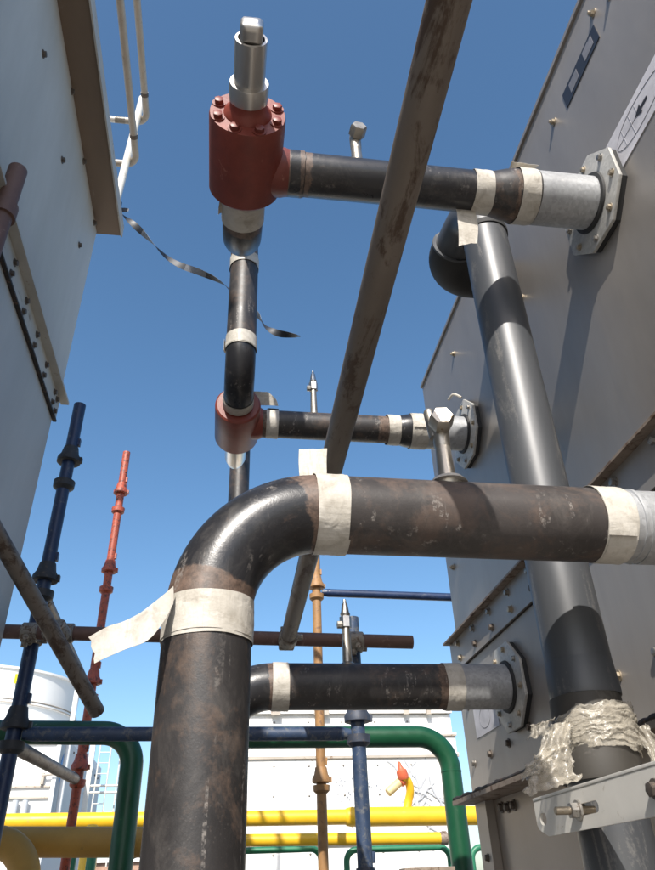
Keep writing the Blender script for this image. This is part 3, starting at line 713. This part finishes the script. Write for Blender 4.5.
# bracket with slots
def plate_with_holes(outer, holes, th, name, mat, parent):
    """outline and holes as (y, z) loops in the plane x = 0 of the part; thickness along +x"""
    bm = bmesh.new(); es = []
    for loop in [outer] + holes:
        vs_ = [bm.verts.new((0, y, z)) for y, z in loop]
        for i in range(len(vs_)): es.append(bm.edges.new((vs_[i], vs_[(i + 1) % len(vs_)])))
    bmesh.ops.triangle_fill(bm, edges=es, use_beauty=True)
    r = bmesh.ops.extrude_face_region(bm, geom=bm.faces[:])
    for v in r['geom']:
        if isinstance(v, bmesh.types.BMVert): v.co.x += th
    bmesh.ops.recalc_face_normals(bm, faces=bm.faces)
    bm.verts.index_update()
    vs_ = [(v.co.x, v.co.y, v.co.z) for v in bm.verts]; fs = [tuple(v.index for v in f.verts) for f in bm.faces]
    bm.free(); return vs_, fs
def slot(y0, y1, z, r, n=8):
    pts = []
    for k in range(n + 1): a = -math.pi / 2 + math.pi * k / n; pts.append((y1 + r * math.cos(a), z + r * math.sin(a)))
    for k in range(n + 1): a = math.pi / 2 + math.pi * k / n; pts.append((y0 + r * math.cos(a), z + r * math.sin(a)))
    return pts
T = thing('pipe_bracket', (.655, 1.2, .08), 'cream painted steel angle bracket with slotted holes in front of the downpipe', 'bracket')
BX = .655
outer = [(.55, .082), (1.505, .082), (1.545, .096), (1.552, .105), (1.552, .147), (.55, .147)]
holes = [slot(1.512, 1.522, .113, .011), slot(1.285, 1.345, .113, .0095), slot(1.02, 1.08, .113, .0095)]
vs_, fs = plate_with_holes(outer, holes, .0055, 'x', None, None)
finish('bracket_plate', [(BX + x, y, z) for x, y, z in vs_], fs, 'bracket_white', T)
G().box((BX - .001, .55, .1473), (BX + .040, 1.552, .1530)).done('bracket_flange', 'bracket_white', T, bevel=.001)
u = G().lathe((BX + .03, 1.352, .113), (-1, 0, 0), [(0, .0068), (.075, .0068), (.076, .0055), (.076, 0)], 14).done('clamp_bolt', 'bolt_brass', T)
G().lathe((BX - .0002, 1.352, .113), (-1, 0, 0), [(0, .017), (.004, .017), (.004, .0)], 20).done('washer', 'bolt_zinc', u)
G().lathe((BX - .0045, 1.352, .113), (-1, 0, 0), [(0, .0135), (.013, .0135), (.0135, .012), (.0135, 0)], 6).done('nut', 'bolt_zinc', u)
bolt((BX, 1.085, .116), (-1, 0, 0), T, 'bolt_dark', .95)

# ================================================================== SCAFFOLD
RS = .0312
def standard(x, y, z1, cups, mat, cupmat, label, r=RS):
    T = thing('scaffold_post', (x, y, GZ), label, 'scaffold post', 'scaffold posts')
    G().tube(dense([(x, y, GZ), (x, y, z1)], .3), r, 18).done('tube', mat, T)
    G().tube([(x, y, z1 - .004), (x, y, z1 + .0006)], r * .8, 18).done('tube_bore', 'gasket', T)
    for zb, zt_ in cups:
        G().lathe((x, y, zb - .02), (0, 0, 1), [(0, r), (.006, r * 1.25), (.016, r * 1.62), (.048, r * 1.68), (.048, r * 1.3), (.030, r)], 20).done('lower_cup', cupmat, T)
        if zt_ is not None:
            g = G().lathe((x, y, zt_ - .02), (0, 0, 1), [(.004, r), (0, r * 1.5), (.004, r * 1.86), (.026, r * 1.86), (.050, r * 1.42), (.090, r * 1.18), (.090, r)], 20)
            g.box((x + r * 1.5, y - .012, zt_ - .016), (x + r * 2.1, y + .012, zt_ + .012))
            g.done('top_cup', cupmat, T)
            G().box((x + r * .7, y - .012, zt_ + .085), (x + r * 1.3, y + .012, zt_ + .125)).done('stop_lug', mat, T)
    return T
standard(-.832, 3.20, 2.258, [(1.752, 1.912), (1.175, 1.27), (.535, .628)], 'tube_blue', 'cup_dark', 'dark blue scaffold post beside the left casing')
standard(-.826, 4.80, 2.956, [(2.434, 2.604), (1.815, 1.973), (1.095, 1.205), (.600, .700)], 'tube_red', 'tube_red', 'orange red scaffold post with cup joints, against the sky', .0285)
standard(.646, 4.75, 2.30, [(1.772, 1.866), (.54, .60)], 'tube_ochre', 'tube_ochre', 'rusty orange scaffold post seen behind the large elbow')
standard(.603, 3.20, 1.10, [(.548, .648), (-.05, .015)], 'tube_blue_lit_dusty', 'cup_blue', 'blue scaffold post below the far outlet pipe', .0315)
def ledger(p, q, mat, label, r=RS * .9, name='scaffold_ledger', cat='scaffold tube', group='scaffold tubes', blades=True):
    p, q = Vector(p), Vector(q); d = (q - p).normalized(); T = thing(name, p, label, cat, group)
    G().tube(dense([p + d * .03, q - d * .03] if blades else [p, q], .3), r, 18).done('tube', mat, T)
    if blades:
        for e, s_ in ((p, 1), (q, -1)):
            G().tube([e + d * s_ * -.005, e + d * s_ * .03, e + d * s_ * .055], [r * .75, r * .95, r * 1.06], 14).done('ledger_end', mat, T)
    else:
        for e, s_ in ((p, -1), (q, 1)): G().tube([e - d * s_ * .003, e + d * s_ * .0006], r * .82, 18).done('tube_bore', 'gasket', T)
    return T
ledger((-.79, 3.20, .592), (.565, 3.20, .583), 'tube_blue_lit_dusty', 'dark blue ledger tube crossing between the two blue scaffold posts')
ledger((.69, 4.75, 1.815), (2.4, 4.72, 1.775), 'tube_blue', 'thin blue ledger tube from the rusty orange post to the right', RS * .92)
ledger((-.832, 3.245, 1.192), (-.83, 4.755, 1.125), 'tube_galv', 'upper grey ledger tube between the dark blue and orange red posts', RS * .92)
ledger((-.832, 3.245, .555), (-.832, 4.755, .625), 'tube_galv', 'lower grey ledger tube between the dark blue and orange red posts', RS * .95)
ledger((-.957, 3.13, .995), (.868, 3.13, .965), 'tube_brown', 'rusty brown scaffold tube lying across both blue posts', .0305, blades=False)
ledger((-.870, 2.45, 1.185), (-.524, 3.266, .692), 'tube_galv', 'weathered grey scaffold tube slanting down past the left casing', .0325, blades=False)
ledger((.285, -.75, 1.168), (.283, 3.07, .951), 'tube_galv', 'long weathered grey scaffold tube passing overhead towards the viewer', .0340, blades=False)
def coupler(p, d1, d2, off, label, mat='coupler_steel'):
    """two half-shells at right angles with eye bolts"""
    p = Vector(p); d1 = Vector(d1).normalized(); d2 = Vector(d2).normalized(); off = Vector(off)
    T = thing('scaffold_coupler', p, label, 'coupler', 'scaffold couplers')
    for c, d, o_ in ((p, d1, -off), (p + off, d2, off)):
        sh = G().tube([c - d * .034, c - d * .030, c + d * .030, c + d * .034], [.037, .042, .042, .037], 20).done('clamp_shell', mat, T)
        sd = d.cross(off).normalized()
        G().lathe(c + sd * .036 - off.normalized() * .03, off.normalized(), [(0, .012), (.012, .012), (.012, .0065), (.075, .0065), (.075, .012), (.088, .012), (.088, 0)], 8).done('clamp_bolt', mat, sh)
        G().tube([c + sd * .034 - d * .014, c + sd * .062 - d * .014], .014, 10).done('clamp_ear', mat, sh)
    return T
coupler((-.832, 3.20, .993), (0, 0, 1), (1, 0, 0), (0, -.066, 0), 'coupler joining the brown tube to the dark blue post')
coupler((.603, 3.20, .969), (0, 0, 1), (1, 0, 0), (0, -.066, 0), 'pale coupler joining the brown tube to the right blue post')
coupler((.283, 3.05, .953), (0, 1, -.057), (1, 0, 0), (0, .078, .012), 'coupler at the far end of the overhead grey tube')
coupler((-.682, 3.13, .990), (1, 0, 0), (.346, .816, -.493), (-.005, -.115, -.03), 'coupler joining the slanting grey tube to the brown tube')

# ================================================================== GREEN, YELLOW PIPES
T = thing('green_pipe', (-.44, 3.95, GZ), 'dark green pipe at left bending downwards behind the blue ledger', 'pipe', 'green pipes')
G().tube(route([(-3.2, 3.97, .775), (-.43, 3.97, .735), (-.43, 3.97, GZ)], .16, 14), .0573, 28).done('pipe_run', 'pipe_green', T)
T = thing('green_pipe', (1.30, 4.2, GZ), 'green pipe bending downwards at right of the blue post', 'pipe', 'green pipes')
G().tube(route([(-.2, 4.2, .752), (1.315, 4.2, .745), (1.315, 4.2, GZ)], .175, 14), .0573, 28).done('pipe_run', 'pipe_green', T)
G().lathe((1.315, 4.2, .555), (0, 0, 1), [(0, .0573), (.002, .0595), (.008, .0595), (.01, .0573)], 28).done('weld_bead', 'pipe_green', T)
T = thing('yellow_pipe', (1.1, 6.7, .55), 'bright yellow pipe running across, with a thicker sleeve at right', 'pipe', 'yellow pipes')
G().tube(dense([(-4.2, 6.7, .604), (1.185, 6.7, .553)], .3), .060, 24).done('pipe_run', 'pipe_yellow', T)
G().tube(dense([(1.155, 6.7, .553), (4.0, 6.7, .520)], .3), .0755, 24).done('sleeve', 'pipe_yellow', T)
G().lathe((1.112, 6.7, .553), (1, 0, 0), [(0, .06), (.012, .069), (.06, .079), (.072, .0755)], 24).done('reducer', 'pipe_yellow', T)
T = thing('yellow_bollard', (-.911, 6.2, GZ), 'small yellow rounded post top behind the ochre pipe', 'post')
G().lathe((-.911, 6.2, GZ), (0, 0, 1), [(0, .064), (.455 - GZ, .064), (.485 - GZ, .052), (.502 - GZ, .03), (.506 - GZ, 0)], 20).done('post_tube', 'pipe_yellow', T)
T = thing('yellow_pipe', (.5, 5.7, .33), 'thinner yellow pipe just below the bright yellow one', 'pipe', 'yellow pipes')
G().tube([(-.25, 5.75, .352), (1.66, 5.75, .322)], .040, 20).done('pipe_run', 'pipe_yellow', T)
G().lathe((1.655, 5.75, .322), (1, 0, 0), [(0, .040), (.02, .046), (.05, .046), (.06, .03)], 16).done('end_collar', 'flange_rust', T)
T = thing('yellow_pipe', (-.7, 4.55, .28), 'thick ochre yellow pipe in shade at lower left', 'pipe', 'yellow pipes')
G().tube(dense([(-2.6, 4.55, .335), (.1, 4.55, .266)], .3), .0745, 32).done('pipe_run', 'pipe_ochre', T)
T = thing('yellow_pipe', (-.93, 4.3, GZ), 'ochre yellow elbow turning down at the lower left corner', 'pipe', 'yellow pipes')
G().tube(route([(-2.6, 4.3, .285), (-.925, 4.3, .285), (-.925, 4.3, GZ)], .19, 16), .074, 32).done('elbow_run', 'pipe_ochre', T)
# vent gooseneck on the yellow pipe
K = 6.7 / 5.6
T = thing('vent_gooseneck', (1.385 * K, 6.7, .52 * K), 'curved yellow vent tube with a red tip, on the yellow pipe', 'vent')
gp = spline([Vector(q) * K for q in [(1.385, 5.6, .50), (1.405, 5.6, .56), (1.418, 5.58, .62), (1.405, 5.56, .675), (1.372, 5.54, .700), (1.345, 5.52, .702)]], 6)
G().tube(gp, .030 * K, 18).done('vent_tube', 'pipe_yellow', T)
G().lathe(Vector((1.365, 5.53, .690)) * K, (-.25, -.1, 1), [(h * K, r * K) for h, r in ((0, .034), (.015, .042), (.06, .040), (.075, .022), (.09, .016), (.12, .010), (.125, 0))], 18).done('red_tip', 'red_plastic', T)
G().lathe(Vector((1.355, 5.55, .690)) * K, (-.85, -.05, -.62), [(h * K, r * K) for h, r in ((0, .030), (.06, .031), (.14, .031), (.145, .026), (.145, 0))], 18).done('outlet_tube', 'pale_pipe', T)
G().lathe(Vector((1.365, 5.55, .690)) * K, (-.85, -.05, -.62), [(h * K, r * K) for h, r in ((0, .034), (.03, .037), (.035, .03))], 18).done('outlet_collar', 'red_plastic', T)

# green hand rails
def handrail(x0, x1, y, z, label, left=True, right_=True):
    T = thing('green_handrail', ((x0 + x1) / 2, y, GZ), label, 'handrail', 'green handrails')
    pts = ([(x0, y, GZ)] if left else []) + [(x0, y, z), (x1, y, z)] + ([(x1, y, GZ)] if right_ else [])
    G().tube(route(pts, .075, 8), .0225, 14).done('rail_tube', 'rail_green', T)
    G().tube([(x0, y, z - .45), (x1, y, z - .45)], .0225, 14).done('mid_rail', 'rail_green', T)
handrail(-.6, .785, 5.9, .288, 'green handrail frame left of the blue post, low at the bottom edge')
handrail(.975, 1.76, 5.9, .272, 'green handrail frame between the blue post and the green pipe')
handrail(1.93, 3.2, 5.9, .262, 'green handrail corner beside the right casing')
for i, x in enumerate((-.98, -.844)):
    T = thing('green_bollard', (x, 5.9, GZ), ('left' if i == 0 else 'right') + ' one of two short green posts below the ochre pipe', 'post', 'green posts')
    G().tube([(x, 5.9, GZ), (x, 5.9, .335), (x, 5.9, .345)], [.034, .034, .026], 16).done('post_tube', 'rail_green', T)

# ================================================================== WHITE CASING BEHIND
T = thing('white_casing', (1.1, 8.6, GZ), 'white sheet-metal casing in full sun behind the yellow pipes', 'casing')
XL, XR, YB = -.35, 2.60, 8.0
zs = [GZ, .425, 1.222, 1.432, 1.66]
for a, b in zip(zs, zs[1:]):
    pn = G().box((XL, YB, a + .006), (XR - (.03 if a > 1.3 else 0), 11, b - .006)).done('panel', 'white_paint', T, bevel=.003)
    n_ = 0
    for k in range(8):
        x = XL + .2 + .37 * k
        for q in range(max(1, int((b - max(a, 0)) / .3))):
            z = b - .08 - .28 * q
            if z > .1: bolt((x, YB, z), (0, -1, 0), pn, 'bolt_zinc', .75, 'rivet')
for z, h in ((.425, .030), (1.222, .022), (1.432, .014)):
    G().box((XL - .01, YB - .025, z - h / 2), (XR + .01, YB - .001, z + h / 2)).done('seam_trim', 'seam_grey', T)
    G().box((XL - .01, YB - .027, z + h / 2 + .0005), (XR + .01, YB - .001, z + h / 2 + .020)).done('seam_trim', 'white_paint', T)
tp = G().box((XL - .02, YB - .05, 1.661), (XR - .02, 11, 1.71)).done('top_trim', 'white_paint', T)
for k, (x, wd, hh) in enumerate(((.55, .10, .05), (1.02, .16, .06), (1.55, .05, .05), (2.02, .06, .06), (2.28, .05, .05))):
    G().box((x, YB - .09, 1.64), (x + wd, YB - .051, 1.64 + hh)).done('rusty_lug', 'seam_grey', tp)
G().prism([(2.40, YB - .01, 1.45), (2.56, YB - .01, 1.45), (2.56, YB - .01, 1.56), (2.47, YB - .01, 1.62), (2.40, YB - .01, 1.56)], (0, -.02, 0)).done('lifting_lug', 'white_paint', tp)
# flaked paint: branching flakes, a patch of fine cracks
random.seed(21)
g = G()
fl_n = [0]
def crack(p, ang, ln, wd, depth):
    x, z = p
    for k in range(4):
        nx = x + math.cos(ang) * ln / 4; nzv = z + math.sin(ang) * ln / 4
        pxv, pzv = -math.sin(ang) * wd, math.cos(ang) * wd
        fl_n[0] += 1; yf = YB - .0030 - .00022 * fl_n[0]
        g.prism([(x - pxv, yf, z - pzv), (nx - pxv * .8, yf, nzv - pzv * .8), (nx + pxv * .8, yf, nzv + pzv * .8), (x + pxv, yf, z + pzv)], (0, .002, 0))
        if depth and random.random() < .75: crack((nx, nzv), ang + random.choice((-1, 1)) * random.uniform(.5, 1.2), ln * .62, wd * .6, depth - 1)
        x, z = nx, nzv; ang += random.uniform(-.45, .45)
for p, a in (((1.93, .78), .5), ((2.05, .92), 2.2), ((2.10, .74), 1.2), ((1.98, .70), -.3), ((2.20, .90), -.6), ((2.25, 1.02), -1.4), ((1.96, 1.04), -.8)):
    crack(p, a, .36, .011, 1)
for k in range(60):
    x, z = random.gauss(1.45, .12), random.gauss(.98, .10); s_ = random.uniform(.004, .012)
    fl_n[0] += 1; yf = YB - .0030 - .00022 * fl_n[0]
    g.prism([(x - s_, yf, z), (x, yf, z - s_ * 2), (x + s_, yf, z + s_)], (0, .002, 0))
fk = g.done('paint_flakes', 'flaked_paint', T); fk['kind'] = 'stuff'

# ================================================================== WHITE TOWER, LEFT BACKGROUND
T = thing('cooling_tower', (-4.4, 16, GZ), 'white cooling tower with a round fan stack at far left', 'cooling tower')
TX, TY = -2.83, 14.0
G().box((-7.5, TY, GZ), (TX - .001, 19.5, 2.80)).done('tower_body', 'white_tower', T, bevel=.01)
G().box((TX, TY + .02, .4), (TX + .02, 19.4, 2.62)).done('side_panel', 'tower_side', T)
G().box((TX - .02, TY - .03, .9), (TX + .05, TY + .03, 2.78)).done('corner_trim', 'white_tower', T)
cx_, cy_, R_ = -4.95, 16.6, 1.80
st = G().lathe((cx_, cy_, 2.75), (0, 0, 1), [(0, R_ * .985), (.60, R_), (.62, R_ * 1.018), (.66, R_ * 1.018), (.68, R_ * 1.003), (1.24, R_ * 1.02), (1.25, R_ * 1.045), (1.29, R_ * 1.045), (1.29, R_ * .98), (.3, R_ * .95)], 72).done('fan_stack', 'white_tower', T)
for z in (3.36, 3.425):
    G().lathe((cx_, cy_, z), (0, 0, 1), [(0, R_ * 1.0), (0, R_ * 1.024), (.012, R_ * 1.024), (.012, R_)], 72).done('stack_seam', 'seam_grey', st)
for z in (1.55, 1.72, 2.42):
    G().box((-7.5, TY - .05, z), (TX - .025, TY - .001, z + .03)).done('seam_trim', 'seam_grey' if z != 2.42 else 'white_tower', T)
G().box((-3.02, TY - .10, 1.76), (-2.97, TY - .001, 1.94)).done('latch', 'seam_grey', T)
G().tube([(-3.0, TY - .09, 1.90), (-2.80, TY - .09, 1.92)], .018, 8).done('latch_bar', 'seam_grey', T)
G().tube([(-3.36, TY - .10, 1.20), (-3.36, TY - .10, 1.52)], .05, 12).done('vent_pipe', 'tower_side', T)
G().tube([(-3.20, TY - .10, 1.20), (-3.20, TY - .10, 1.52)], .05, 12).done('vent_pipe', 'tower_side', T)
G().tube([(-2.72, TY + .3, 1.1), (-2.72, TY + .3, 3.62)], .05, 12).done('stand_pipe', 'white_tower', T)
yl = G().box((-3.86, TY + .02, 0), (-3.70, TY + .03, .10))
# yellow square high on the stack
a = -math.pi / 2 + .53
c_ = Vector((cx_, cy_, 0)) + Vector((math.cos(a), math.sin(a), 0)) * R_ * 1.03
tn = Vector((-math.sin(a), math.cos(a), 0))
G().prism([c_ + tn * .085 + Vector((0, 0, 3.72)), c_ - tn * .085 + Vector((0, 0, 3.72)), c_ - tn * .085 + Vector((0, 0, 3.90)), c_ + tn * .085 + Vector((0, 0, 3.90))], (Vector((math.cos(a), math.sin(a), 0)) * .012)).done('yellow_sign', 'sign_yellow', st)
G().box((-4.6, TY - .012, 2.55), (-3.62, TY - .001, 2.74)).done('blue_sign', 'sign_blue', T)
ov = [(TX + .021, 14.62 + .30 * math.cos(t) - .02 * math.sin(t), 2.06 + .30 * math.sin(t)) for t in [2 * math.pi * k / 28 for k in range(28)]]
G().prism(ov, (.006, 0, 0)).done('round_sign', 'sign_blue', T)
G().tube(spline([(TX + .03, 14.42, 1.95), (TX + .03, 14.58, 2.16), (TX + .03, 14.66, 2.02), (TX + .03, 14.82, 2.20)], 6), .025, 6).done('sign_print', 'white_tower', T)
for k in range(10):
    bolt((TX + .02, 14.4 + .5 * k, 2.5), (1, 0, 0), T, 'bolt_dark', 1.6, 'rivet')
# ladder with safety cage on its far side
T = thing('access_ladder', (-2.2, 16, GZ), 'thin white access ladder frame beside the far cooling tower', 'ladder')
for x in (-2.42, -2.20, -2.05, -1.82, -1.80):
    G().tube([(x, 16.0 + (.4 if x in (-2.05, -1.80) else 0), .6), (x + .02, 16.0 + (.4 if x in (-2.05, -1.80) else 0), 2.86)], .016, 8).done('stringer', 'rail_white', T)
for z in (1.2, 1.86, 1.98, 2.80):
    G().tube([(-2.62, 16.0, z), (-1.80, 16.0, z)], .022, 8).done('hoop', 'rail_white', T)
G().box((-2.60, 15.95, 1.2), (-2.50, 16.02, 2.86)).done('post', 'rail_white', T)
for z in (1.5, 1.66, 2.2, 2.4, 2.6):
    G().tube([(-2.42, 16.0, z), (-2.20, 16.0, z)], .010, 6).done('rung', 'rail_white', T)
# clay coloured low building far behind
T = thing('far_building', (-2.2, 24, GZ), 'low clay coloured building far behind, at the bottom left', 'building')
wl = G().box((-6, 24, GZ), (.6, 30, .98)).done('wall', 'clay', T)
G().box((-6.1, 23.9, .981), (.7, 30.1, 1.08)).done('roof_edge', 'white_tower', T)
for k in range(8):
    G().box((-3.6 + .5 * k, 23.96, .35), (-3.35 + .5 * k, 23.995, .72)).done('window', 'label_dark', wl)

# rusty top of a beam at the lower right
T = thing('rusty_beam', (1.15, 3.4, .0), 'end of a rusty beam at the foot of the right casing', 'beam')
g = G().box((.80, 3.36, .03), (1.02, 3.47, .084)); g.done('beam_flange', 'flange_rust', T, bevel=.004)
G().box((.88, 3.40, GZ), (.93, 3.43, .0295)).done('beam_web', 'flange_rust', T)

S.render.engine = 'CYCLES'
